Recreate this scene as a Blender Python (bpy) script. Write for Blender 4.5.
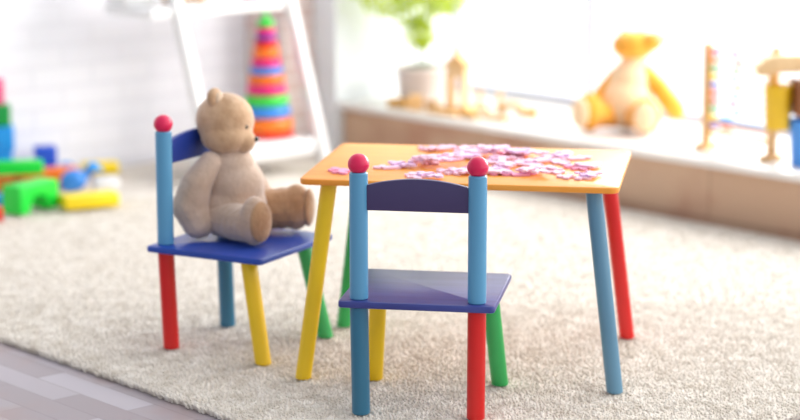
import bpy, bmesh, math, random
from mathutils import Vector, Matrix
from math import sin, cos, pi, radians as R

sc = bpy.context.scene
for o in list(bpy.data.objects):
    bpy.data.objects.remove(o)
COL = sc.collection
rnd = random.Random(7)

# ------------------------------------------------------------------ camera
FPX, PITCH, CAM_H = 2060.4, R(-10.978), 1.2704
cam = bpy.data.cameras.new('camera'); cam_o = bpy.data.objects.new('camera', cam); COL.objects.link(cam_o)
cam_o.location = (0, 0, CAM_H); cam_o.rotation_euler = (R(90) + PITCH, 0, 0)
cam.sensor_width = 36; cam.lens = FPX / 800 * 36
cam.clip_start = .05
cam.dof.use_dof = True; cam.dof.focus_distance = 4.34; cam.dof.aperture_fstop = 1.65
sc.camera = cam_o

# room frame: s runs along the window bench, t runs towards the window
TH = math.atan2(-.740, .673)
ORG = Vector((-.287, 7.797, 0)); E1 = Vector((.673, -.740, 0)); E2 = Vector((.740, .673, 0))
def S(s, t, z=0): return ORG + E1 * s + E2 * t + Vector((0, 0, z))
def at(u, v, z=0):
    """point of the horizontal plane z that lies under a measured spot"""
    x = (u - 400) / FPX; y = -(v - 210) / FPX
    r = Vector((x, cos(PITCH) - y * sin(PITCH), sin(PITCH) + y * cos(PITCH)))
    return r * ((z - CAM_H) / r.z) + Vector((0, 0, CAM_H))

# ------------------------------------------------------------------ world, lights, exposure
W = bpy.data.worlds.new('sky'); sc.world = W; W.use_nodes = True
nt = W.node_tree; nt.nodes.clear()
wo = nt.nodes.new('ShaderNodeOutputWorld'); bg = nt.nodes.new('ShaderNodeBackground')
dot = nt.nodes.new('ShaderNodeVectorMath'); dot.operation = 'DOT_PRODUCT'
dot.inputs[1].default_value = (0, 0, 1)
rmp = nt.nodes.new('ShaderNodeValToRGB')
tc = nt.nodes.new('ShaderNodeTexCoord'); dot.inputs[1].default_value = (.85, .42, .02)
nt.links.new(tc.outputs['Generated'], dot.inputs[0])
mr = nt.nodes.new('ShaderNodeMapRange'); mr.inputs[1].default_value = -1; mr.inputs[2].default_value = 1
nt.links.new(dot.outputs['Value'], mr.inputs[0]); nt.links.new(mr.outputs[0], rmp.inputs[0])
rmp.color_ramp.elements[0].position = .05; rmp.color_ramp.elements[0].color = (.26, .27, .30, 1)
rmp.color_ramp.elements[1].position = .95; rmp.color_ramp.elements[1].color = (1, .98, .94, 1)
e = rmp.color_ramp.elements.new(.45); e.color = (.33, .34, .36, 1)
e = rmp.color_ramp.elements.new(.68); e.color = (.95, .96, .98, 1)
nt.links.new(rmp.outputs[0], bg.inputs[0]); bg.inputs[1].default_value = 1.85
nt.links.new(bg.outputs[0], wo.inputs[0])

def area(name, loc, target, sx, sy, power, col=(1, 1, 1)):
    l = bpy.data.lights.new(name, 'AREA'); l.shape = 'RECTANGLE'; l.size = sx; l.size_y = sy; l.energy = power; l.color = col
    o = bpy.data.objects.new(name, l); COL.objects.link(o); o.location = loc
    o.rotation_euler = (Vector(target) - Vector(loc)).to_track_quat('-Z', 'Y').to_euler(); return o
area('window_daylight', S(2.3, 1.0, 1.5), S(2.3, -2.2, .1), 3.2, 1.6, 150, (1, .98, .95))
sc.view_settings.view_transform = 'Standard'; sc.view_settings.look = 'None'
sc.view_settings.gamma = 1; sc.view_settings.use_curve_mapping = False
sc.view_settings.exposure = 0.14

# ------------------------------------------------------------------ materials
def srgb(r, g, b):
    f = lambda c: (c / 255 / 12.92) if c / 255 <= .04045 else ((c / 255 + .055) / 1.055) ** 2.4
    return (f(r), f(g), f(b), 1)
def newmat(name):
    m = bpy.data.materials.new(name); m.use_nodes = True; n = m.node_tree
    return m, n, n.nodes['Principled BSDF']
def node(n, t, **kw):
    x = n.nodes.new(t)
    for k, v in kw.items(): setattr(x, k, v)
    return x
def mat(name, col, rough=.45, scale=14, var=.08, bump=0., bscale=None, col2=None, sheen=0, coat=0, spec=.5, stretch=None):
    """base colour with a fine procedural variation and optional bump"""
    m, n, b = newmat(name)
    tcn = node(n, 'ShaderNodeTexCoord'); mp = node(n, 'ShaderNodeMapping')
    if stretch: mp.inputs['Scale'].default_value = stretch
    n.links.new(tcn.outputs['Object'], mp.inputs[0])
    ns = node(n, 'ShaderNodeTexNoise'); ns.inputs['Scale'].default_value = scale; ns.inputs['Detail'].default_value = 4
    n.links.new(mp.outputs[0], ns.inputs['Vector'])
    cr = node(n, 'ShaderNodeValToRGB')
    c = col; d = col2 or tuple(max(0, x * (1 - var * 2)) for x in col[:3]) + (1,)
    cr.color_ramp.elements[0].position = .35; cr.color_ramp.elements[0].color = d
    cr.color_ramp.elements[1].position = .65; cr.color_ramp.elements[1].color = c
    n.links.new(ns.outputs['Fac'], cr.inputs[0]); n.links.new(cr.outputs[0], b.inputs['Base Color'])
    b.inputs['Roughness'].default_value = rough; b.inputs['Specular IOR Level'].default_value = spec
    b.inputs['Sheen Weight'].default_value = sheen; b.inputs['Coat Weight'].default_value = coat
    if bump:
        nb = node(n, 'ShaderNodeTexNoise'); nb.inputs['Scale'].default_value = bscale or scale * 6; nb.inputs['Detail'].default_value = 5
        n.links.new(mp.outputs[0], nb.inputs['Vector'])
        bp = node(n, 'ShaderNodeBump'); bp.inputs['Strength'].default_value = bump; bp.inputs['Distance'].default_value = .004
        n.links.new(nb.outputs['Fac'], bp.inputs['Height']); n.links.new(bp.outputs[0], b.inputs['Normal'])
    return m
def brick_mat(name, axes, c1, c2, mortar, bw, bh, ms, bump=.3, rough=.7, noise=None, offset=.5, dist=.004):
    m, n, b = newmat(name)
    tcn = node(n, 'ShaderNodeTexCoord'); sep = node(n, 'ShaderNodeSeparateXYZ'); cmb = node(n, 'ShaderNodeCombineXYZ')
    n.links.new(tcn.outputs['Object'], sep.inputs[0])
    n.links.new(sep.outputs[axes[0]], cmb.inputs[0]); n.links.new(sep.outputs[axes[1]], cmb.inputs[1])
    br = node(n, 'ShaderNodeTexBrick'); n.links.new(cmb.outputs[0], br.inputs['Vector'])
    br.offset = offset
    br.inputs['Scale'].default_value = 1; br.inputs['Brick Width'].default_value = bw; br.inputs['Row Height'].default_value = bh
    br.inputs['Mortar Size'].default_value = ms; br.inputs['Mortar Smooth'].default_value = .4
    br.inputs['Color1'].default_value = c1; br.inputs['Color2'].default_value = c2; br.inputs['Mortar'].default_value = mortar
    out = br.outputs['Color']
    ns = node(n, 'ShaderNodeTexNoise'); ns.inputs['Scale'].default_value = (noise or (5, None))[0]; ns.inputs['Detail'].default_value = 5
    n.links.new(tcn.outputs['Object'], ns.inputs['Vector'])
    if noise:
        mx = node(n, 'ShaderNodeMix', data_type='RGBA'); cr = node(n, 'ShaderNodeValToRGB')
        cr.color_ramp.elements[0].position = .45; cr.color_ramp.elements[1].position = .7
        n.links.new(ns.outputs['Fac'], cr.inputs[0])
        mul = node(n, 'ShaderNodeMath', operation='MULTIPLY'); mul.inputs[1].default_value = noise[2]
        n.links.new(cr.outputs[0], mul.inputs[0]); n.links.new(mul.outputs[0], mx.inputs[0])
        n.links.new(out, mx.inputs[6]); mx.inputs[7].default_value = noise[1]; out = mx.outputs[2]
    n.links.new(out, b.inputs['Base Color']); b.inputs['Roughness'].default_value = rough
    n2 = node(n, 'ShaderNodeTexNoise'); n2.inputs['Scale'].default_value = 30; n2.inputs['Detail'].default_value = 5
    n.links.new(tcn.outputs['Object'], n2.inputs['Vector'])
    ad = node(n, 'ShaderNodeMath', operation='MULTIPLY_ADD'); ad.inputs[1].default_value = .35
    inv = node(n, 'ShaderNodeMath', operation='SUBTRACT'); inv.inputs[0].default_value = 1
    n.links.new(br.outputs['Fac'], inv.inputs[1]); n.links.new(n2.outputs['Fac'], ad.inputs[0]); n.links.new(inv.outputs[0], ad.inputs[2])
    bp = node(n, 'ShaderNodeBump'); bp.inputs['Strength'].default_value = bump; bp.inputs['Distance'].default_value = dist
    n.links.new(ad.outputs[0], bp.inputs['Height']); n.links.new(bp.outputs[0], b.inputs['Normal'])
    return m

M = {}
M['white_brick'] = brick_mat('painted_white_brick', (1, 2), srgb(243, 244, 250), srgb(239, 240, 247), srgb(234, 235, 242), .25, .075, .008, .10, .75)
M['pier_brick'] = brick_mat('pale_pink_brick', (0, 2), srgb(228, 212, 206), srgb(216, 192, 184), srgb(232, 224, 220), .12, .055, .006, .5, .8)
M['bench_tile'] = brick_mat('brown_bench_boards', (0, 2), srgb(208, 176, 148), srgb(196, 160, 132), srgb(184, 150, 124), .52, .30, .006, .2, .55,
                            noise=(3.2, srgb(176, 124, 100), .7), offset=.4)  # reddish noise puts the brick reflections into the board colour
M['floor'] = brick_mat('greyed_parquet', (0, 1), srgb(176, 170, 178), srgb(142, 130, 134), srgb(126, 116, 120), .36, .075, .0012, .25, .42,
                       noise=(4.5, srgb(160, 134, 128), .75), dist=.001)
M['white_paint'] = mat('white_paint', srgb(240, 240, 240), .4, var=.02, bump=.05)
M['plaster'] = mat('white_plaster', srgb(234, 240, 244), .7, var=.02, bump=.1)
M['sill'] = mat('white_stone_sill', srgb(236, 232, 228), .25, scale=5, var=.03)
M['frame'] = mat('grey_white_frame', srgb(186, 188, 204), .45, var=.02)
M['rug'] = mat('cream_rug', srgb(222, 214, 204), .95, scale=55, col2=srgb(205, 196, 184), bump=.8, bscale=160, sheen=.2, spec=.1)
M['pile'] = mat('cream_rug_pile', srgb(236, 230, 221), .95, scale=22, col2=srgb(208, 199, 186), sheen=.3, spec=.1)
M['rug_edge'] = mat('brown_rug_backing', srgb(120, 98, 78), .95, scale=40, spec=.1)
M['blue_post'] = mat('light_blue_lacquer', srgb(92, 160, 200), .3, scale=6, var=.04, stretch=(1, 1, .15))
M['teal_leg'] = mat('teal_blue_lacquer', srgb(48, 116, 148), .35, scale=6, var=.05)
M['red'] = mat('red_lacquer', srgb(216, 20, 18), .32, scale=6, var=.05)
M['yellow'] = mat('yellow_lacquer', srgb(240, 200, 20), .32, scale=6, var=.05)
M['green'] = mat('green_lacquer', srgb(52, 176, 92), .32, scale=6, var=.05)
M['table_blue'] = mat('dusty_blue_lacquer', srgb(96, 144, 172), .32, scale=6, var=.05)
M['pink'] = mat('pink_lacquer', srgb(226, 22, 84), .28, scale=8, var=.04)
M['seat_a'] = mat('hazed_blue_seat', srgb(62, 74, 150), .34, scale=5, col2=srgb(52, 60, 132), stretch=(1, 7, 1), bump=.06, bscale=14)  # violet cast of backlight haze put into the blue seat colour
M['seat_b'] = mat('royal_blue_lacquer', srgb(30, 72, 172), .3, scale=5, var=.08)
M['rail_a'] = mat('hazed_blue_rail', srgb(66, 56, 100), .4, scale=5, var=.05)  # blue backrest, its colour darkened and tinted violet for backlight and flare
M['rail_b'] = mat('royal_blue_rail', srgb(26, 58, 150), .4, scale=5, var=.05)
M['table_top'] = mat('orange_beech', srgb(250, 168, 62), .42, scale=4, col2=srgb(242, 150, 46), stretch=(1, 9, 1))
M['wood'] = mat('pale_wood', srgb(232, 190, 132), .5, scale=8, col2=srgb(220, 172, 112), stretch=(1, 1, 6))
M['wood2'] = mat('cream_wood', srgb(238, 206, 158), .5, scale=8, col2=srgb(226, 190, 140), stretch=(6, 1, 1))
M['wood3'] = mat('ochre_wood', srgb(214, 160, 70), .5, scale=8, var=.08)
for nm, c in dict(p_green=(14, 214, 60), p_dkgreen=(16, 160, 72), p_sky=(34, 160, 244), p_blue=(26, 86, 214), p_orange=(246, 120, 16),
                  p_rust=(190, 62, 22), p_yellow=(250, 218, 20), p_white=(238, 236, 236), p_pink=(244, 60, 132), p_red=(228, 34, 30),
                  p_magenta=(232, 36, 124), p_purple=(110, 60, 170), p_lime=(60, 210, 70), p_azure=(60, 140, 226), p_brown=(140, 84, 52),
                  p_bucket=(236, 192, 30), p_skyb=(70, 150, 236)).items():
    M[nm] = mat('plastic_' + nm[2:], srgb(*c), .35, var=.03)
M['foam'] = mat('pink_foam', srgb(248, 208, 232), .6, scale=30, var=.03)
M['foam2'] = mat('lilac_foam', srgb(234, 200, 238), .6, scale=30, var=.03)
M['foam3'] = mat('rose_foam', srgb(242, 158, 196), .6, scale=30, var=.03)
M['plush'] = mat('greige_plush', srgb(208, 184, 166), .95, scale=12, col2=srgb(186, 160, 140), bump=.7, bscale=110, sheen=.6, spec=.1)
M['plush_face'] = mat('tan_plush', srgb(208, 174, 140), .95, scale=18, col2=srgb(180, 142, 106), bump=.7, bscale=110, sheen=.6, spec=.1)
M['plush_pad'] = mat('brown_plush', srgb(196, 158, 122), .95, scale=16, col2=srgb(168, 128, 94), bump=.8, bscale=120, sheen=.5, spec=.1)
M['plush_inner'] = mat('pale_plush', srgb(206, 182, 156), .95, scale=16, var=.04, bump=.6, sheen=.5, spec=.1)
M['ochre_plush'] = mat('ochre_plush', srgb(246, 178, 72), .95, scale=14, col2=srgb(236, 160, 54), bump=.7, bscale=90, sheen=.4, spec=.1)
M['cream_plush'] = mat('cream_plush', srgb(252, 218, 176), .95, scale=14, var=.03, bump=.6, bscale=90, sheen=.4, spec=.1)
M['black'] = mat('dark_bead', srgb(30, 22, 20), .2, var=.02)
M['leaf'] = mat('bright_leaf', srgb(192, 206, 34), .5, scale=9, col2=srgb(158, 182, 18))
ln = M['leaf'].node_tree; lb_ = ln.nodes['Principled BSDF']                 # light shines through the thin leaves
tl = node(ln, 'ShaderNodeBsdfTranslucent'); tl.inputs[0].default_value = srgb(222, 236, 50); lm = node(ln, 'ShaderNodeMixShader'); lm.inputs[0].default_value = .45
ln.links.new(lb_.outputs[0], lm.inputs[1]); ln.links.new(tl.outputs[0], lm.inputs[2]); ln.links.new(lm.outputs[0], ln.nodes['Material Output'].inputs[0])
M['stem'] = mat('green_brown_stem', srgb(120, 130, 80), .6)
M['soil'] = mat('mossy_soil', srgb(70, 92, 50), .9, scale=40, col2=srgb(54, 60, 40), bump=.8)
M['pot'] = mat('pale_ceramic', srgb(232, 224, 222), .5, scale=5, col2=srgb(220, 208, 204))
gm, gn, gb = newmat('clear_window_glass'); gn.nodes.remove(gb)
tr = node(gn, 'ShaderNodeBsdfTransparent'); gl = node(gn, 'ShaderNodeBsdfGlossy'); gl.inputs['Roughness'].default_value = .02
mxs = node(gn, 'ShaderNodeMixShader'); mxs.inputs[0].default_value = .06
gn.links.new(tr.outputs[0], mxs.inputs[1]); gn.links.new(gl.outputs[0], mxs.inputs[2])
gn.links.new(mxs.outputs[0], gn.nodes['Material Output'].inputs[0]); M['glass'] = gm

# ------------------------------------------------------------------ helpers
def link_mesh(name, bm, m, parent=None, smooth=True, angle=40):
    me = bpy.data.meshes.new(name); bm.normal_update(); bm.to_mesh(me); bm.free()
    me.materials.append(m)
    if smooth:
        me.polygons.foreach_set('use_smooth', [True] * len(me.polygons))
        try: me.set_sharp_from_angle(angle=R(angle))
        except Exception: pass
    o = bpy.data.objects.new(name, me); COL.objects.link(o)
    if parent: o.parent = parent
    return o
def tag(o, label, cat, group=None, kind=None):
    o['label'] = label; o['category'] = cat
    if group: o['group'] = group
    if kind: o['kind'] = kind
    return o
def thing(name, label, cat, loc=(0, 0, 0), rz=0, group=None):
    o = bpy.data.objects.new(name, None); o.empty_display_size = .05; COL.objects.link(o)
    o.location = loc; o.rotation_euler = (0, 0, rz); return tag(o, label, cat, group)
def struct(o): o['kind'] = 'structure'; return o
def box(bm, cx, cy, cz, sx, sy, sz, bev=0, rot=None, seg=2):
    g = bmesh.ops.create_cube(bm, size=1)['verts']
    bmesh.ops.scale(bm, vec=(sx, sy, sz), verts=g)
    if bev:
        es = list({e for v in g for e in v.link_edges})
        r = bmesh.ops.bevel(bm, geom=es, offset=bev, segments=seg, affect='EDGES', profile=.5)
        g = list({v for f in r['faces'] for v in f.verts} | {v for v in g if v.is_valid})
    if rot is not None: bmesh.ops.rotate(bm, cent=(0, 0, 0), matrix=rot, verts=g)
    bmesh.ops.translate(bm, vec=(cx, cy, cz), verts=g); return g
def boxbm(*a, **k): bm = bmesh.new(); box(bm, *a, **k); return bm
def lathe(bm, prof, seg=32, M4=None):
    rings = []
    for r, z in prof:
        if r < 1e-6: rings.append([bm.verts.new((0, 0, z))])
        else: rings.append([bm.verts.new((r * cos(2 * pi * i / seg), r * sin(2 * pi * i / seg), z)) for i in range(seg)])
    for a, b_ in zip(rings, rings[1:]):
        for i in range(seg):
            j = (i + 1) % seg
            if len(a) == 1 and len(b_) == 1: continue
            if len(a) == 1: bm.faces.new((a[0], b_[j], b_[i]))
            elif len(b_) == 1: bm.faces.new((a[i], a[j], b_[0]))
            else: bm.faces.new((a[i], a[j], b_[j], b_[i]))
    vs = [v for r in rings for v in r]
    if M4 is not None: bmesh.ops.transform(bm, matrix=M4, verts=vs)
    return vs
def rod(bm, p0, p1, r0, r1, seg=24, rnd_=.003, flat0=False):
    """round leg from p0 (top) to p1 (foot), softly rounded ends; flat0 keeps the ends level with the floor"""
    p0 = Vector(p0); p1 = Vector(p1); d = p1 - p0; L = d.length
    prof = [(0, 0), (r0 - rnd_, 0), (r0, rnd_)]
    prof += [(r0 + (r1 - r0) * k / 6, rnd_ + (L - 2 * rnd_) * k / 6) for k in range(1, 6)]
    prof += [(r1, L - rnd_), (r1 - rnd_, L), (0, L)]
    if flat0:                                        # shear instead of rotate: ends stay horizontal
        sgn = -1 if d.z < 0 else 1
        h = abs(d.z)
        vs = lathe(bm, [(r, z * h / L) for r, z in prof], seg)
        for v in vs:
            k = v.co.z / h
            v.co = Vector((p0.x + d.x * k + v.co.x, p0.y + d.y * k + v.co.y, p0.z + sgn * v.co.z))
        bmesh.ops.recalc_face_normals(bm, faces=list({f for v in vs for f in v.link_faces}))
        return vs
    q = d.to_track_quat('Z', 'Y').to_matrix().to_4x4()
    return lathe(bm, prof, seg, Matrix.Translation(p0) @ q)
def ellip(bm, c, r, rot=None, sub=3):
    g = bmesh.ops.create_icosphere(bm, subdivisions=sub, radius=1)['verts']
    m4 = Matrix.Translation(Vector(c)) @ (rot.to_4x4() if rot is not None else Matrix()) @ Matrix.Diagonal((r[0], r[1], r[2], 1))
    bmesh.ops.transform(bm, matrix=m4, verts=g); return g
def prism(bm, pts, z0, z1, bev=0):
    """extruded outline in xy between z0 and z1"""
    a = [bm.verts.new((x, y, z0)) for x, y in pts]
    f = bm.faces.new(a)
    r = bmesh.ops.extrude_face_region(bm, geom=[f]); top = [v for v in r['geom'] if isinstance(v, bmesh.types.BMVert)]
    bmesh.ops.translate(bm, vec=(0, 0, z1 - z0), verts=top)
    bmesh.ops.recalc_face_normals(bm, faces=bm.faces)
    if bev:
        es = [e for e in bm.edges if abs(e.verts[0].co.z - e.verts[1].co.z) < 1e-7]
        bmesh.ops.bevel(bm, geom=es, offset=bev, segments=2, affect='EDGES', profile=.5)
    return bm
def rrect(hx, hy, r, n=5, cx=0, cy=0):
    out = []
    for qx, qy, a0 in ((1, 1, 0), (-1, 1, 90), (-1, -1, 180), (1, -1, 270)):
        for k in range(n + 1):
            a = R(a0 + 90 * k / n); out.append((cx + qx * (hx - r) + r * cos(a), cy + qy * (hy - r) + r * sin(a)))
    return out
def soft(o, voxel=.004, it=6):
    m = o.modifiers.new('blend', 'REMESH'); m.mode = 'VOXEL'; m.voxel_size = voxel; m.use_smooth_shade = True
    s = o.modifiers.new('soften', 'SMOOTH'); s.factor = .5; s.iterations = it
    return o
def copy_tree(o, parent=None):
    c = o.copy(); COL.objects.link(c)
    if parent: c.parent = parent
    for ch in list(o.children): copy_tree(ch, c)
    return c

# ------------------------------------------------------------------ the room
def room_obj(name, bm, m, smooth=False):
    o = link_mesh(name, bm, m, smooth=smooth); o.location = ORG; o.rotation_euler = (0, 0, TH); return struct(o)
BZ = .19                                             # height of the window bench
FL = -.022                                           # floor under the rug
room_obj('floor', boxbm(3.6, -3.25, FL - .05, 7.85, 7.7, .1), M['floor'])
room_obj('wall_left', boxbm(-.265 - .06, -2.6, 1.15, .12, 6.6, 2.4), M['white_brick'])
room_obj('wall_pier', boxbm(-.1475, -.07, 1.15, .235, .2, 2.4, bev=.004), M['pier_brick'])
room_obj('wall_window_side', boxbm(-.02 + .055, .26, 1.15, .13, .58, 2.4, bev=.003), M['plaster'])
room_obj('wall_window_head', boxbm(2.1, .62, 2.2, 5.0, .14, .3), M['plaster'])
bn = room_obj('wall_bench', boxbm(2.35, .30, (BZ - .025 + FL) / 2, 4.5, .58, BZ - .025 - FL), M['bench_tile'])
bm = bmesh.new(); box(bm, 2.345, .29, BZ - .0125, 4.52, .62, .025, bev=.005); room_obj('trim_1', bm, M['sill'], True)
# window: frame members and panes
bm = bmesh.new()
for s0 in (.110, .826, 2.55, 4.5): box(bm, s0, .585, 1.13, .030, .022, 1.86, bev=.003)
for z0, h0 in ((.204, .027), (2.04, .03)): box(bm, 2.3, .585, z0, 4.5, .03, h0, bev=.004)
wf = room_obj('window_1', bm, M['frame'], True)
for a, c in ((.132, .809), (.843, 2.533), (2.567, 4.483)):
    p = link_mesh('window_pane', boxbm((a + c) / 2, .585, 1.13, c - a, .006, 1.78), M['glass'], wf, smooth=False)

# ------------------------------------------------------------------ the rug
def rug():
    root = thing('rug', 'large thick cream shag rug covering the wooden floor', 'rug')
    # outline in the room frame: left edge runs parallel to the bench, near edge parallel to the left wall
    e_a = at(0, 341.5, FL); e_b = at(222, 420, FL)
    def st(P): d = Vector(P) - ORG; return d.dot(E1), d.dot(E2)
    tl = (st(e_a)[1] + st(e_b)[1]) / 2
    sr = st(at(778, 417, 0))[0]
    s0, s1, t0, t1 = -.24, sr, tl, -.03
    root.location = ORG; root.rotation_euler = (0, 0, TH)
    bm = bmesh.new(); prism(bm, rrect((s1 - s0) / 2, (t1 - t0) / 2, .07, 6, (s0 + s1) / 2, (t0 + t1) / 2), FL, -.010, .004)
    link_mesh('backing', bm, M['rug'], root)
    import numpy as np
    rs = np.random.RandomState(3)
    pts = []
    inv = 1.0
    step = .0076
    ss = np.arange(s0 + .004, s1 - .002, step); tt = np.arange(t0 + .002, t1 - .004, step)
    gs, gt = np.meshgrid(ss, tt); gs = gs.ravel(); gt = gt.ravel()
    gs = gs + rs.uniform(-.005, .005, gs.shape); gt = gt + rs.uniform(-.005, .005, gt.shape)
    wx = ORG.x + E1.x * gs + E2.x * gt; wy = ORG.y + E1.y * gs + E2.y * gt
    keep = (wy < 6.8) & (wy > 3.5) & (np.abs(wx) < .32 * wy + .08)
    # beyond the near zone the pile is out of focus: coarser tufts
    far = (wy >= 5.3); keep &= ~(far & (rs.rand(len(gs)) < .55))
    gs, gt, wy = gs[keep], gt[keep], wy[keep]
    N = len(gs)
    # a tuft: a leaning, twisted blob of two rings and a tip
    nr = 5
    ang = rs.uniform(0, 6.28, N); lean = rs.normal(0, .0040, (N, 2)); h = rs.uniform(.0105, .0130, N); rad = rs.uniform(.0034, .0050, N)
    edge = np.minimum(np.minimum(gs - s0, s1 - gs), np.minimum(gt - t0, t1 - gt))
    near = edge < .014
    outv = np.zeros((N, 2))
    outv[:, 1] += np.where(gt - t0 < .014, -1, 0); outv[:, 0] += np.where(s1 - gs < .014, 1, 0)
    lean = lean + outv * rs.uniform(.004, .012, (N, 1)); zb = np.where(near, -.021, -.0165)
    h = np.where(near, h + .004, h)
    V = np.zeros((N, 2 * nr + 1, 3))
    for k in range(nr):
        a = ang + 2 * np.pi * k / nr
        V[:, k] = np.stack([gs + rad * np.cos(a), gt + rad * np.sin(a), zb], 1)
        V[:, nr + k] = np.stack([gs + lean[:, 0] * .6 + rad * .85 * np.cos(a + .5), gt + lean[:, 1] * .6 + rad * .85 * np.sin(a + .5), zb + h * .65], 1)
    V[:, 2 * nr] = np.stack([gs + lean[:, 0], gt + lean[:, 1], zb + h], 1)
    F = []
    for k in range(nr):
        j = (k + 1) % nr
        F += [(k, j, nr + j), (k, nr + j, nr + k), (nr + k, nr + j, 2 * nr)]
    F = np.array(F); base = (np.arange(N) * (2 * nr + 1))[:, None, None]
    FF = (F[None] + base).reshape(-1, 3)
    me = bpy.data.meshes.new('pile'); me.vertices.add(N * (2 * nr + 1)); me.vertices.foreach_set('co', V.ravel())
    me.loops.add(FF.size); me.polygons.add(len(FF))
    me.loops.foreach_set('vertex_index', FF.ravel().astype(np.int32))
    me.polygons.foreach_set('loop_start', (np.arange(len(FF)) * 3).astype(np.int32))
    me.polygons.foreach_set('use_smooth', np.ones(len(FF), dtype=bool))
    me.update(calc_edges=True); me.materials.append(M['pile'])
    o = bpy.data.objects.new('pile', me); COL.objects.link(o); o.parent = root; o['kind'] = 'stuff'
rug()

# ------------------------------------------------------------------ table
TT = .46
def table():
    t = thing('play_table', 'orange-topped wooden play table with splayed legs of four colours', 'table', (.1691, 4.7406, 0), R(-9.344))
    bm = bmesh.new(); prism(bm, rrect(.3575, .2575, .022, 6, -.002), TT - .014, TT, .003); link_mesh('tabletop', bm, M['table_top'], t)
    for sx, sy, mm, lb in ((-1, -1, 'yellow', 'yellow table leg'), (1, -1, 'table_blue', 'dusty blue table leg'), (1, 1, 'red', 'red table leg'), (-1, 1, 'green', 'green table leg')):
        bm = bmesh.new(); rod(bm, (sx * .298, sy * .215, TT - .0155), (sx * .3555, sy * .2461, -.006), .0185, .0185, flat0=True)
        o = link_mesh('leg', bm, M[mm], t); o['label'] = lb
table()

# ------------------------------------------------------------------ chairs
def chair(loc, rz, label, seat_m, rail_m, lf, rf):
    """front is local +y; posts stand at y = 0"""
    HS, P = .2509, .1264
    t = thing('child_chair', label, 'chair', loc, rz)
    bm = bmesh.new(); prism(bm, [(x, y) for x, y in rrect(.1675, .162, .010, 4, 0, .1317)], HS - .0155, HS, .004)
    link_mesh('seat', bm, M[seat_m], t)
    # curved backrest board between the posts
    bm = bmesh.new(); pts = []
    n = 20; x0 = P - .012
    for k in range(n + 1):
        x = -x0 + 2 * x0 * k / n; pts.append((x, .495 + .0175 * sin(pi * k / n) ** .8))
    for k in range(n + 1):
        x = x0 - 2 * x0 * k / n; pts.append((x, .4435))
    prism(bm, pts, -.007, .007, .002)
    bmesh.ops.rotate(bm, cent=(0, 0, 0), matrix=Matrix.Rotation(R(90), 3, 'X'), verts=bm.verts)
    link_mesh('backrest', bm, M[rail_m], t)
    for s_, legm, legl in ((-1, 'teal_leg', 'teal blue rear leg'), (1, 'red', 'red rear leg')):
        bm = bmesh.new(); rod(bm, (s_ * P, 0, HS - .001), (s_ * P, 0, .524), .0198, .0198)
        p = link_mesh('post', bm, M['blue_post'], t)
        bm = bmesh.new(); ellip(bm, (s_ * P, 0, .5412), (.0228, .0228, .0222), sub=4); k = link_mesh('ball_knob', bm, M['pink'], p); k['label'] = 'round pink knob'
        bm = bmesh.new(); rod(bm, (s_ * P, 0, HS - .015), (s_ * .1244, .0086, -.006), .0198, .0195, flat0=True)
        o = link_mesh('leg', bm, M[legm], t); o['label'] = legl
    for s_, mm in ((-1, lf), (1, rf)):
        bm = bmesh.new(); rod(bm, (s_ * .124, .232, HS - .015), (s_ * .1445, .2825, -.006), .0195, .0195, flat0=True)
        o = link_mesh('leg', bm, M[mm], t); o['label'] = mm + ' front leg'
    return t
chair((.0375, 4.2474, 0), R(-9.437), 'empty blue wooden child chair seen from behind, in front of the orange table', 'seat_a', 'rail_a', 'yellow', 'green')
CB = chair((-.501, 4.9401, 0), R(-118.29), 'blue wooden child chair with the teddy bear sitting on it', 'seat_b', 'rail_b', 'green', 'yellow')

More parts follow.
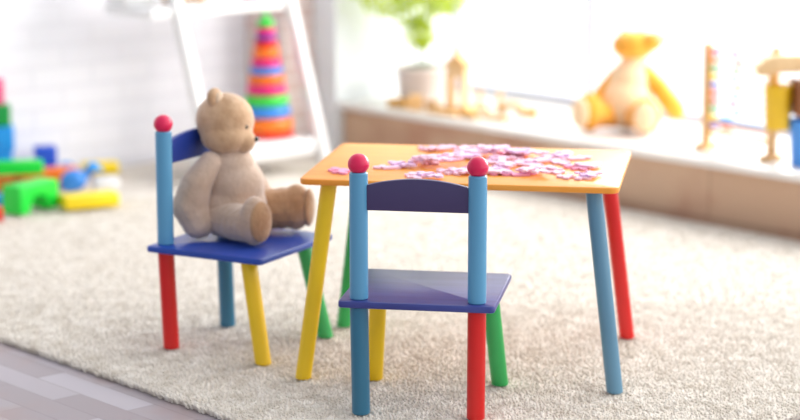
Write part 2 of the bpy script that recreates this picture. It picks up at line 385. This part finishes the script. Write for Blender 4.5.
# ------------------------------------------------------------------ teddy bears
def chain(bm, pts):
    """balls (x,y,z,r) joined by in-between balls so that the remesh gives one tapering limb"""
    for a, b_ in zip(pts, pts[1:]):
        A, B = Vector(a[:3]), Vector(b_[:3]); n = max(2, int((B - A).length / (min(a[3], b_[3]) * .35)))
        for k in range(n + 1):
            f = k / n; c = A.lerp(B, f); r = a[3] + (b_[3] - a[3]) * f
            ellip(bm, c, (r, r, r), sub=2)
def plush(name, m, parent, fn, voxel=.004, it=6, label=None):
    bm = bmesh.new(); fn(bm); o = soft(link_mesh(name, bm, m, parent), voxel, it)
    if label: o['label'] = label
    return o
def bear_on_chair():
    t = thing('teddy_bear', 'greige plush teddy bear with tan face and brown soles, sitting on the left chair', 'teddy bear', CB.location, CB.rotation_euler[2])
    t.location = CB.matrix_basis @ Vector((-.045, .07, .2515))
    # local origin: under the hips, on the seat
    def torso(bm):
        ellip(bm, (0, .014, .072), (.084, .082, .072)); ellip(bm, (0, .020, .120), (.074, .072, .075))
        ellip(bm, (0, .010, .170), (.060, .058, .050)); ellip(bm, (0, .0, .21), (.042, .042, .03))
    plush('body', M['plush'], t, torso)
    def armN(bm): chain(bm, [(.060, -.012, .184, .030), (.088, -.034, .135, .040), (.098, -.048, .080, .046), (.092, -.030, .042, .042)])
    plush('arm', M['plush'], t, armN)
    def armF(bm): chain(bm, [(-.054, -.006, .188, .024), (-.088, .008, .13, .031), (-.100, .035, .075, .033), (-.098, .050, .045, .031)])
    plush('arm', M['plush'], t, armF)
    def legN(bm):
        chain(bm, [(.045, .010, .050, .049), (.070, .070, .048, .047), (.086, .115, .050, .046)])
        ellip(bm, (.088, .128, .060), (.042, .032, .060))
    l = plush('leg', M['plush'], t, legN)
    plush('foot_pad', M['plush_pad'], l, lambda bm: ellip(bm, (.094, .150, .060), (.035, .015, .051), Matrix.Rotation(R(-14), 3, 'Z')), .003, 3, 'brown foot sole')
    def legF(bm):
        chain(bm, [(-.050, .010, .050, .050), (-.085, .070, .054, .053), (-.105, .115, .058, .054)])
        ellip(bm, (-.108, .126, .060), (.042, .038, .058))
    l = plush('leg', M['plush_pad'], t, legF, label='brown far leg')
    plush('foot_pad', M['plush_pad'], l, lambda bm: ellip(bm, (-.116, .158, .060), (.034, .012, .048), Matrix.Rotation(R(14), 3, 'Z')), .003, 3, 'brown foot sole')
    # head, looking along +y and a little down
    hc = Vector((.002, -.010, .272)); Rz = Matrix.Rotation(R(16), 4, 'Z') @ Matrix.Rotation(R(-14), 4, 'X') @ Matrix.Rotation(R(-20), 4, 'Y')
    def H(p): return hc + (Rz @ Vector(p).to_4d()).to_3d() if False else hc + Rz.to_3x3() @ Vector(p)
    def head(bm):
        ellip(bm, H((0, 0, .010)), (.070, .073, .068)); ellip(bm, H((0, .016, -.026)), (.064, .064, .046))
        ellip(bm, H((0, .044, -.026)), (.040, .036, .034), Rz.to_3x3()); ellip(bm, H((0, .062, -.026)), (.034, .028, .030), Rz.to_3x3())
        ellip(bm, H((.030, .035, -.034)), (.024, .024, .024)); ellip(bm, H((-.030, .035, -.034)), (.024, .024, .024))
    hd = plush('head', M['plush_face'], t, head, label='tan head')
    for s_ in (1, -1):
        def ear(bm):
            ellip(bm, H((s_ * .050, -.028, .047)), (.026, .016, .027), Matrix.Rotation(R(s_ * 30), 3, 'Y'))
        e_ = plush('ear', M['plush_face'], hd, ear, .003, 3)
        plush('inner_ear', M['plush_inner'], e_, lambda bm: ellip(bm, H((s_ * .054, -.017, .049)), (.016, .007, .017)), .002, 2, 'pale inner ear')
        bm = bmesh.new(); ellip(bm, H((s_ * .029, .062, .004)), (.0055, .0055, .0055)); o = link_mesh('eye', bm, M['black'], hd); o['label'] = 'dark bead eye'
    bm = bmesh.new(); ellip(bm, H((0, .089, -.014)), (.010, .006, .007)); o = link_mesh('nose', bm, M['black'], hd); o['label'] = 'dark nose'
bear_on_chair()

def bear_on_sill():
    P = at(626, 130, BZ); P.z = BZ + .002
    t = thing('teddy_bear', 'ochre and cream plush teddy bear sitting on the window bench', 'teddy bear', P); t.scale = (1.13, 1.13, 1.10)
    def torso(bm):
        ellip(bm, (0, .01, .085), (.082, .075, .085)); ellip(bm, (.008, .012, .15), (.062, .056, .07)); ellip(bm, (.022, .015, .208), (.042, .040, .035))
    plush('body', M['cream_plush'], t, torso, .006)
    def armR(bm): chain(bm, [(.050, .010, .185, .026), (.095, .0, .135, .030), (.135, -.01, .08, .032), (.150, -.01, .06, .030)])
    plush('arm', M['ochre_plush'], t, armR, .006, label='ochre arm')
    def armL(bm): chain(bm, [(-.030, .03, .17, .024), (-.075, .01, .11, .026), (-.10, -.005, .085, .026)])
    plush('arm', M['ochre_plush'], t, armL, .006, label='ochre arm')
    def legL(bm): chain(bm, [(-.040, 0, .05, .045), (-.095, -.035, .054, .044)]); ellip(bm, (-.118, -.045, .062), (.04, .05, .062), Matrix.Rotation(R(25), 3, 'Z'))
    l = plush('leg', M['ochre_plush'], t, legL, .006, label='ochre leg')
    plush('foot_pad', M['cream_plush'], l, lambda bm: ellip(bm, (-.146, -.066, .062), (.02, .036, .048), Matrix.Rotation(R(38), 3, 'Z')), .004, 3, 'cream foot sole')
    def legR(bm): chain(bm, [(.020, -.02, .05, .045), (.042, -.09, .052, .044)]); ellip(bm, (.046, -.115, .060), (.047, .03, .058))
    l = plush('leg', M['ochre_plush'], t, legR, .006, label='ochre leg')
    plush('foot_pad', M['cream_plush'], l, lambda bm: ellip(bm, (.040, -.143, .060), (.036, .014, .047)), .004, 3, 'cream foot sole')
    def head(bm): ellip(bm, (.018, .012, .262), (.066, .056, .047)); ellip(bm, (.068, -.01, .276), (.036, .034, .030))
    hd = plush('head', M['ochre_plush'], t, head, .006, label='ochre head')
    plush('muzzle', M['cream_plush'], hd, lambda bm: ellip(bm, (.096, -.022, .286), (.020, .020, .018)), .004, 3, 'cream muzzle')
    for dx, dy in ((-.005, .05), (.045, .04)):
        plush('ear', M['ochre_plush'], hd, lambda bm: ellip(bm, (dx, dy, .292), (.018, .012, .016)), .004, 3)
    bm = bmesh.new(); ellip(bm, (.112, -.032, .294), (.006, .006, .005)); link_mesh('nose', bm, M['plush_pad'], hd)
    for a in ((.062, -.038, .292), (.088, .012, .298)):
        bm = bmesh.new(); ellip(bm, a, (.004, .004, .004)); link_mesh('eye', bm, M['black'], hd)
bear_on_sill()

# ------------------------------------------------------------------ foam puzzle pieces on the table
def piece_outline(sides, h=.0205):
    """jigsaw outline; each side is 1 knob, -1 socket or 0 flat"""
    pts = []
    for q, sd in enumerate(sides):
        a = R(90 * q); seg = [(-h, -h)]
        if sd:
            nk = .0065; rk = .0098; cy = -h - sd * .0106
            seg.append((-nk, -h))
            a0 = math.asin(nk / rk)
            for k in range(9):
                th = -a0 - (2 * pi - 2 * a0) * k / 8
                seg.append((rk * sin(th), cy + sd * rk * cos(th)))
            seg.append((nk, -h))
        for x, y in seg: pts.append((x * cos(a) - y * sin(a), x * sin(a) + y * cos(a)))
    return pts
PV = []
for sides in ((1, -1, 1, -1), (1, 1, -1, -1), (1, 1, 1, -1), (0, 1, -1, 1), (1, -1, 1, 0), (0, 1, 1, 0)):
    bm = bmesh.new(); prism(bm, piece_outline(sides), 0, .0046)
    me = bpy.data.meshes.new('puzzle_piece'); bm.to_mesh(me); bm.free(); PV.append(me)
PM = {}
for i, me in enumerate(PV):
    for k in ('foam', 'foam2', 'foam3'):
        c = me.copy(); c.materials.append(M[k]); PM[i, k] = c
placed = []
def puzzle(u, v, label, rz=None, kind=None, mk=None):
    P = at(u, v, TT); r = .0225; lay = 0
    for (x, y, l) in placed:
        if math.hypot(P.x - x, P.y - y) < 2 * r - .002: lay = max(lay, l + 1)
    lay = min(lay, 4)
    placed.append((P.x, P.y, lay))
    me = PM[kind if kind is not None else rnd.randrange(6), mk or rnd.choices(['foam', 'foam2', 'foam3'], [8, 3, 1])[0]]
    o = bpy.data.objects.new('puzzle_piece', me); COL.objects.link(o)
    o.location = (P.x, P.y, TT + .0006 + lay * .0050); o.rotation_euler = (0, 0, R(rz if rz is not None else rnd.uniform(0, 90)))
    tag(o, label, 'puzzle piece', 'pink foam puzzle pieces on the table'); return o
puzzle(339, 172, 'pink puzzle piece lying alone at the left end of the table, beside the left knob', 20)
puzzle(390, 168, 'left one of two touching puzzle pieces lying left of the heap', 15)
puzzle(402, 167, 'right one of two touching puzzle pieces lying left of the heap', 50)
puzzle(415, 177, 'left one of the puzzle pieces just above the arched backrest', 10)
puzzle(430, 178, 'right one of the puzzle pieces just above the arched backrest', 40)
puzzle(427, 149, 'left one of two touching puzzle pieces at the far table edge, left of the heap', 5)
puzzle(441, 150.5, 'right one of two touching puzzle pieces at the far table edge, left of the heap', 35)
puzzle(460, 148.5, 'puzzle piece at the far edge of the table, left of the right knob', 10)
puzzle(574, 178.5, 'left one of two puzzle pieces lying at the near right of the table', 70, 0)
puzzle(586, 177, 'right one of two puzzle pieces lying at the near right of the table', 20, 1)
puzzle(576, 168.5, 'puzzle piece on the right fringe of the heap, behind the near right pair', 30)
puzzle(590, 168.5, 'rightmost puzzle piece of the table, behind the near right pair', 55)
puzzle(555, 172, 'puzzle piece lying left of the near right pair', 5)
puzzle(575, 159, 'pink puzzle piece at the far right of the heap', 10)
heap = 'pink foam puzzle piece in the heap on the orange table'
for u, v in ((418, 166), (425, 163), (433, 165), (448, 165), (424, 167), (436, 168), (452, 160), (458, 157), (466, 159), (463, 165), (470, 155), (432, 160), (449, 173), (462, 174), (472, 170), (480, 157), (488, 155), (496, 157), (512, 155), (522, 156), (532, 158), (553, 157), (491, 163), (499, 161), (518, 161), (527, 165), (538, 163), (560, 163), (493, 169), (500, 173), (519, 175), (527, 173), (534, 176), (505, 167), (541, 170), (486, 151), (495, 174), (563, 157), (516, 158)):
    puzzle(u, v, heap)

# ------------------------------------------------------------------ ladder shelf with its toys
def ladder():
    t = thing('ladder_shelf', 'white leaning ladder shelf against the brick wall', 'shelf', ORG, TH)
    tA, tB = -.30, -.80
    for tt_ in (tA, tB):
        bm = bmesh.new()
        p0 = Vector((.36, tt_, 0)); p1 = Vector((-.235, tt_, 1.75)); d = p1 - p0
        rot = d.to_track_quat('Z', 'Y').to_matrix(); c = (p0 + p1) / 2
        box(bm, c.x, c.y, c.z, .032, .045, d.length, bev=.003, rot=rot)
        link_mesh('side_rail', bm, M['white_paint'], t)
    for z, s0, h in ((.112, .05, .055), (.60, -.12, .035), (1.1, -.20, .035)):
        s1 = .36 - (.595) * z / 1.75 + .012
        bm = bmesh.new(); ext = .14 if z > .5 else 0; box(bm, (s0 + s1) / 2, (tA + tB - ext) / 2, z - h / 2, s1 - s0, tA - tB - .05 + ext, h, bev=.004)
        link_mesh('shelf_board', bm, M['white_paint'], t)
ladder()

def ring_tower():
    P = S(.185, -.43, .113)
    t = thing('stacking_ring_tower', 'tall tapering rainbow ring tower on the lower ladder shelf', 'stacking toy', P); t.scale = (1, 1, .90)
    cols = ['p_orange', 'p_azure', 'p_lime', 'p_magenta', 'p_orange', 'p_azure', 'p_magenta', 'p_orange', 'p_red', 'p_purple', 'p_magenta', 'p_lime']
    hs = [.058, .046, .044, .042, .040, .030, .034, .044, .028, .020, .030, .030]
    bm = bmesh.new(); lathe(bm, [(0, 0), (.094, 0), (.098, .004), (.098, .016), (.092, .022), (0, .022)], 40); link_mesh('base', bm, M['p_red'], t)['label'] = 'red base disc'
    z = .022; tot = sum(hs)
    for c, h in zip(cols, hs):
        f = (z - .022) / tot; r = .096 - .070 * f
        prof = [(0, z)] + [(r - h * .28 + h * .28 * cos(a), z + h / 2 + (h / 2 - .0005) * sin(a)) for a in [R(-90 + 15 * k) for k in range(13)]] + [(0, z + h)]
        bm = bmesh.new(); lathe(bm, prof, 40); o = link_mesh('ring', bm, M[c], t); o['label'] = c[2:] + ' ring'
        z += h
    bm = bmesh.new(); ellip(bm, (0, 0, z + .012), (.014, .014, .016)); link_mesh('tip', bm, M['p_lime'], t)
ring_tower()
# objects on the upper ladder shelf: only their feet show
t = thing('toy_car', 'beige wooden toy on the upper ladder shelf, mostly cut by the picture edge', 'toy', S(.06, -.70, .602), TH)
bm = bmesh.new(); box(bm, 0, 0, .045, .07, .15, .05, bev=.012); box(bm, 0, .0, .085, .06, .075, .04, bev=.012); link_mesh('body', bm, M['wood2'], t)
for dx in (-.036, .036):
    for dy in (-.045, .045):
        bm = bmesh.new(); rod(bm, (dx - .007, dy, .022), (dx + .007, dy, .022), .022, .022); link_mesh('wheel', bm, M['plush_pad'], t)
t = thing('cup', 'pink cup standing on the upper ladder shelf above the ring tower', 'cup', S(.09, -.42, .602))
bm = bmesh.new(); lathe(bm, [(0, 0), (.030, 0), (.034, .004), (.042, .09), (.039, .09), (.031, .006), (0, .006)], 32); link_mesh('bowl', bm, M['p_pink'], t)
t = thing('storage_box', 'white lidded box at the left end of the upper ladder shelf', 'box', S(-.16, -.72, .602), TH)
bm = bmesh.new(); box(bm, 0, 0, .05, .13, .12, .1, bev=.006); link_mesh('body', bm, M['white_paint'], t)
bm = bmesh.new(); box(bm, 0, 0, .112, .14, .13, .022, bev=.005); link_mesh('lid', bm, M['white_paint'], t)
t.location = S(-.04, -.86, .602)

# ------------------------------------------------------------------ plastic building blocks by the wall
def block(u, v, L, D, H, yaw, m, label, z=0, studs=(0, 0), name='toy_block'):
    """block whose footprint centre lies under (u, v) at height z"""
    P = at(u, v, z); t = thing(name, label, 'toy block', (P.x, P.y, z), R(yaw))
    bm = bmesh.new(); box(bm, 0, 0, H / 2, L, D, H, bev=.007, seg=3); link_mesh('body', bm, M[m], t)
    nx, ny = studs
    for i in range(nx):
        for j in range(ny):
            bm = bmesh.new(); lathe(bm, [(.013, 0), (.013, .007), (.011, .009), (0, .009)], 20)
            bmesh.ops.translate(bm, vec=((i + .5 - nx / 2) * L / nx, (j + .5 - ny / 2) * D / ny, H), verts=bm.verts)
            link_mesh('stud', bm, M[m], t)
    return t
block(89, 206.5, .185, .085, .045, 27, 'p_yellow', 'flat yellow toy block in front, beside the green arch block')
block(100, 173, .13, .07, .04, 15, 'p_yellow', 'flat yellow toy block farthest back against the white wall')
block(106, 190, .085, .07, .045, 20, 'p_white', 'white toy block behind the front yellow block')
block(46, 187, .22, .06, .066, 24, 'p_orange', 'long orange toy block behind the green arch block')
block(3, 190, .085, .06, .050, 10, 'p_orange', 'short orange toy block under the left end of the long green block')
block(20, 191, .03, .05, .045, 10, 'p_rust', 'small rust red block added as the dark side of the short orange block')  # added block, stands for the darker side of the short orange one
block(12, 174, .21, .06, .045, 12, 'p_green', 'long bright green toy block lying on top of the orange blocks', z=.0675)
block(46, 178, .075, .055, .115, 20, 'p_blue', 'dark blue cube block standing behind the long green block')
block(67, 178, .04, .05, .055, 20, 'p_sky', 'small sky blue block behind the dark blue cube')
# tower at the picture edge
T0 = at(-1, 178, 0)
for z, w, h, m, lb, dx in ((0, .10, .095, 'p_sky', 'lowest sky blue block of the left edge tower, behind the long green block', 0), (.096, .115, .09, 'p_sky', 'sky blue block of the tower at the left edge', 0),
                        (.187, .10, .075, 'p_dkgreen', 'dark green block of the tower at the left edge', -.002), (.263, .09, .09, 'p_pink', 'pink block topmost of the tower at the left edge', -.018)):
    t = thing('toy_block', lb, 'toy block', (T0.x + dx, T0.y, z), R(8))
    bm = bmesh.new(); box(bm, 0, 0, h / 2, w, .07, h, bev=.007, seg=3); link_mesh('body', bm, M[m], t)
t = block(-4, 207, .05, .05, .04, 10, 'p_sky', 'small sky blue block at the left picture edge')
t = block(-5, 221, .05, .05, .045, 10, 'p_red', 'small red block at the left picture edge beside the green arch block')
# green arch block
P = at(31, 210, 0)
t = thing('arch_block', 'bright green arch-shaped toy block in the front left', 'toy block', P, R(56))
bm = bmesh.new(); pts = [(-.088, 0), (-.088, .092), (.088, .092), (.088, 0), (.044, 0)]
pts += [(.044 * cos(R(a)) + 0.0, .052 * sin(R(a))) for a in range(15, 166, 15)] + [(-.044, 0)]
prism(bm, pts, -.042, .042, .005); bmesh.ops.rotate(bm, cent=(0, 0, 0), matrix=Matrix.Rotation(R(90), 3, 'X'), verts=bm.verts)
link_mesh('body', bm, M['p_green'], t)
# blue toy bird
P = at(74, 192, 0)
t = thing('toy_bird', 'blue plastic toy bird with curved neck behind the front yellow block', 'toy', P, R(12))
def birdb(bm):
    ellip(bm, (0, 0, .040), (.045, .034, .038)); ellip(bm, (-.012, 0, .030), (.036, .034, .030)); chain(bm, [(.025, 0, .045, .02), (.045, 0, .065, .014), (.058, 0, .078, .016)])
plush('body', M['p_azure'], t, birdb, .004, 3)
def birdh(bm): ellip(bm, (.066, 0, .084), (.022, .018, .017)); chain(bm, [(.08, 0, .082, .010), (.098, 0, .070, .005)])
plush('head', M['p_sky'], t, birdh, .003, 2)

# ------------------------------------------------------------------ things on the window bench
def potted_tree():
    P = at(422, 103, BZ); P.z = BZ + .0005
    t = thing('potted_plant', 'small leafy green tree in a pale ceramic pot on the window bench', 'plant', P); t.scale = (1.12, 1.12, 1.02)
    bm = bmesh.new(); lathe(bm, [(0, 0), (.070, 0), (.076, .006), (.086, .118), (.090, .122), (.090, .135), (.084, .138), (.078, .134), (.076, .118), (0, .118)], 40)
    link_mesh('pot', bm, M['pot'], t)
    bm = bmesh.new(); lathe(bm, [(.0745, .119), (.06, .130), (.03, .138), (0, .141)], 30)
    for v in bm.verts: v.co.z += rnd.uniform(-.003, .003)
    link_mesh('soil', bm, M['soil'], t)
    for x0, x1 in ((-.012, -.02), (.014, .010)):
        bm = bmesh.new()
        pp = [Vector((x0, 0, .13)), Vector((x0 - .004, .004, .2)), Vector((x1, 0, .27)), Vector((x1 * 2, .0, .40))]
        for a, c in zip(pp, pp[1:]): rod(bm, a, c, .0042, .0038, 10, .0005)
        link_mesh('stem', bm, M['stem'], t)
    bm = bmesh.new(); rr = random.Random(5)
    blobs = [((-.01, 0, .255), .052, 230), ((-.02, 0, .34), .075, 330), ((-.12, .0, .405), .085, 300), ((.07, .02, .41), .08, 260), ((.15, .02, .445), .07, 180),
             ((-.20, 0, .445), .06, 120), ((0, 0, .47), .14, 500)]
    for c, r, n in blobs:
        for _ in range(n):
            while True:
                d = Vector((rr.uniform(-1, 1), rr.uniform(-1, 1), rr.uniform(-1, 1)))
                if .3 < d.length < 1: break
            p = Vector(c) + d * r; L = rr.uniform(.014, .024); w = L * .42
            q = (d.normalized() + Vector((rr.uniform(-.6, .6), rr.uniform(-.6, .6), rr.uniform(-.9, .2)))).to_track_quat('X', 'Z')
            m3 = q.to_matrix(); P_ = [(0, 0, 0), (L * .45, w, .002), (L, 0, -.002), (L * .45, -w, .002), (L * .5, 0, -.003)]
            vs = [bm.verts.new(p + m3 @ Vector(x)) for x in P_]
            bm.faces.new((vs[0], vs[1], vs[4])); bm.faces.new((vs[1], vs[2], vs[4])); bm.faces.new((vs[2], vs[3], vs[4])); bm.faces.new((vs[3], vs[0], vs[4]))
    link_mesh('foliage', bm, M['leaf'], t, smooth=False)
potted_tree()

def sill_point(u, v): p = at(u, v, BZ); p.z = BZ + .0005; return p
# wooden arch tower with a pointed roof
t = thing('toy_tower', 'tall wooden toy tower with arched opening and pointed roof on the window bench', 'toy', sill_point(458, 111), R(-30))
bm = bmesh.new()
pts = [(-.04, 0), (-.04, .15), (.04, .15), (.04, 0), (.022, 0), (.022, .09)] + [(.022 * cos(R(a)), .09 + .022 * sin(R(a))) for a in range(15, 180, 15)] + [(-.022, .09), (-.022, 0)]
prism(bm, pts, -.025, .025, .002); bmesh.ops.rotate(bm, cent=(0, 0, 0), matrix=Matrix.Rotation(R(90), 3, 'X'), verts=bm.verts)
link_mesh('arch', bm, M['wood2'], t)
bm = bmesh.new(); prism(bm, [(-.052, .151), (.052, .151), (0, .20)], -.03, .03, .002); bmesh.ops.rotate(bm, cent=(0, 0, 0), matrix=Matrix.Rotation(R(90), 3, 'X'), verts=bm.verts)
link_mesh('roof', bm, M['wood'], t)
bm = bmesh.new(); lathe(bm, [(0, .190), (.008, .190), (.010, .2), (.004, .215), (0, .235)], 16); link_mesh('finial', bm, M['wood'], t)
bm = bmesh.new(); box(bm, 0, 0, .008, .12, .07, .016, bev=.003); link_mesh('plinth', bm, M['wood'], t)
for v in t.children: 
    if v.name.startswith(('arch', 'roof', 'finial')): v.location.z = .016
# loose wooden pieces of the building set
def wbar(u, v, L, D, H, yaw, m, label, shape='bar'):
    t = tag(link_mesh('wooden_block', bmesh.new(), M[m]), label, 'wooden block', 'wooden building pieces on the window bench')
    bm = bmesh.new()
    if shape == 'bar': box(bm, 0, 0, H / 2, L, D, H, bev=.003)
    elif shape == 'peg': lathe(bm, [(0, 0), (D * .6, 0), (D * .6, .006), (D * .4, .01), (D * .35, H * .6), (D * .55, H * .75), (D * .45, H * .95), (0, H)], 20)
    elif shape == 'arc':
        pts = [(L * cos(R(a)), L * sin(R(a))) for a in range(0, 121, 8)] + [((L - D) * cos(R(a)), (L - D) * sin(R(a))) for a in range(120, -1, -8)]
        prism(bm, pts, 0, H, .002)
    elif shape == 'bridge':
        pts = [(-L / 2, 0), (-L / 2, H * .5)] + [(L / 2 * -cos(R(a)), H * .5 + H * .5 * sin(R(a))) for a in range(20, 161, 20)] + [(L / 2, H * .5), (L / 2, 0), (L * .28, 0)]
        pts += [(L * .28 * cos(R(a)), H * .5 * sin(R(a))) for a in range(30, 151, 20)] + [(-L * .28, 0)]
        prism(bm, pts, -D / 2, D / 2, .002); bmesh.ops.rotate(bm, cent=(0, 0, 0), matrix=Matrix.Rotation(R(90), 3, 'X'), verts=bm.verts)
    bm.to_mesh(t.data); bm.free(); t.location = sill_point(u, v); t.rotation_euler = (0, 0, R(yaw)); return t
wbar(398, 107, .075, .035, .030, -20, 'wood3', 'ochre wooden block leftmost of the building set, before the pot')
wbar(416, 110, .05, .035, .055, 10, 'wood', 'upright wooden block directly before the plant pot')
wbar(433, 109, .05, .03, .032, -35, 'wood2', 'low pale wooden block between the pot and the toy tower')
wbar(444, 115, .14, .035, .014, -45, 'wood', 'flat wooden bar lying before the toy tower')
wbar(480, 110, .10, .032, .016, -40, 'wood2', 'flat pale wooden bar lying just right of the toy tower')
wbar(480, 104, .03, .022, .055, 0, 'wood', 'left wooden peg figure standing behind the bars', 'peg')
wbar(500, 105, .03, .022, .055, 0, 'wood', 'right wooden peg figure standing behind the bars', 'peg')
wbar(512, 114, .11, .035, .045, -30, 'wood2', 'curved wooden bridge piece on the right of the building set', 'bridge')
wbar(496, 120, .13, .036, .014, -50, 'wood', 'flat wooden bar nearest the bench edge, right of the tower')
wbar(532, 116, .035, .035, .026, 15, 'wood3', 'small ochre wooden cube rightmost of the building set')
wbar(470, 118, .07, .03, .02, -48, 'wood3', 'short ochre wooden bar at the bench edge before the tower')

def abacus():
    pa, pb = sill_point(706, 149), sill_point(771, 161)
    d = pb - pa; L = d.length; rz = math.atan2(d.y, d.x)
    t = thing('abacus', 'wooden abacus frame with rows of coloured beads on the window bench', 'abacus', pa, rz)
    H = .345
    for x in (0, L):
        bm = bmesh.new(); box(bm, x, 0, H / 2 + .01, .026, .024, H - .02, bev=.003); o = link_mesh('upright', bm, M['wood'], t)
        bm = bmesh.new(); box(bm, x, 0, .010, .034, .08, .020, bev=.004); link_mesh('foot', bm, M['wood'], t)
    bm = bmesh.new(); box(bm, L / 2, 0, .058, L - .022, .014, .012, bev=.002); link_mesh('crossbar', bm, M['wood3'], t)
    cols = [('p_purple', 'p_orange'), ('p_yellow', 'p_sky'), ('p_dkgreen', 'p_azure'), ('p_rust', 'p_pink'), ('p_red', 'p_sky'), ('p_blue', 'p_yellow'),
            ('p_yellow', 'p_sky'), ('p_dkgreen', 'p_lime'), ('p_orange', 'p_red'), ('p_pink', 'p_purple')]
    for i in range(10):
        z = .080 + i * .0265
        bm = bmesh.new(); rod(bm, (.013, 0, z), (L - .013, 0, z), .0026, .0026, 10, .0004); rd = link_mesh('rod', bm, M[cols[i][1]], t)
        for k in range(7 if i < 2 else 5):
            x = .020 + k * .0130 + (0 if k < 3 else (.012 if i < 2 else .052 + .008 * (i % 3)))
            bm = bmesh.new(); lathe(bm, [(.002, -.006), (.007, -.004), (.0095, 0), (.007, .004), (.002, .006)], 14,
                                    Matrix.Translation((x, 0, z)) @ Matrix.Rotation(R(90), 4, 'Y'))
            link_mesh('bead', bm, M[cols[i][0 if k < 3 else 1]], rd)
abacus()

# wooden toy stand with a hanging yellow bucket; blue bucket and brown box at the right edge
def crane():
    P = Vector((1.292, 6.375, BZ + .0005))
    t = thing('toy_crane', 'wooden toy stand with a broad wooden top reaching over the yellow bucket', 'toy', P, 0)
    bm = bmesh.new(); box(bm, 0, .020, .008, .07, .05, .016, bev=.004); link_mesh('base', bm, M['wood'], t)
    bm = bmesh.new(); box(bm, 0, .0, .145, .030, .026, .27, bev=.004); link_mesh('post', bm, M['wood'], t)
    bm = bmesh.new(); pts = [(-.200, .022), (-.165, .056), (-.13, .066), (.05, .066), (.05, .016), (-.13, .010), (-.155, .0), (-.185, .0)]
    prism(bm, pts, .016, .085, .008); bmesh.ops.rotate(bm, cent=(0, 0, 0), matrix=Matrix.Rotation(R(90), 3, 'X'), verts=bm.verts)
    bmesh.ops.translate(bm, vec=(0, 0, .277), verts=bm.verts); link_mesh('arm', bm, M['wood2'], t)
    bm = bmesh.new(); ellip(bm, (-.13, -.045, .351), (.012, .012, .012)); link_mesh('knob', bm, M['wood3'], t)
    return P
PC = crane()
def cup(P, r, h, m, label, rise):
    t = thing('toy_bucket', label, 'bucket', P)
    bm = bmesh.new(); lathe(bm, [(0, 0), (r * .84, 0), (r * .88, .004), (r, h - .006), (r + .003, h - .004), (r + .003, h), (r - .003, h), (r * .85, .006), (0, .006)], 36)
    link_mesh('body', bm, M[m], t)
    bm = bmesh.new(); n = 16
    for k in range(n):
        a, b_ = pi * k / n, pi * (k + 1) / n
        rod(bm, (r * cos(a), 0, h - .004 + rise * sin(a)), (r * cos(b_), 0, h - .004 + rise * sin(b_)), .0025, .0025, 8, .0004)
    link_mesh('handle', bm, M[m], t); return t
cup(Vector((1.166, 6.302, BZ + .112)), .043, .138, 'p_bucket', 'yellow toy bucket hanging under the wooden stand top', .027)
b1 = Vector((1.264, 6.290, BZ + .0005))
cup(b1, .062, .145, 'p_skyb', 'sky blue toy bucket standing on the bench at the right edge', .01)
t = thing('toy_box', 'brown wooden toy box on the blue bucket at the right edge', 'box', (b1.x + .01, b1.y, BZ + .160), R(5))
bm = bmesh.new(); box(bm, 0, 0, .055, .13, .11, .11, bev=.004); link_mesh('body', bm, M['p_brown'], t)
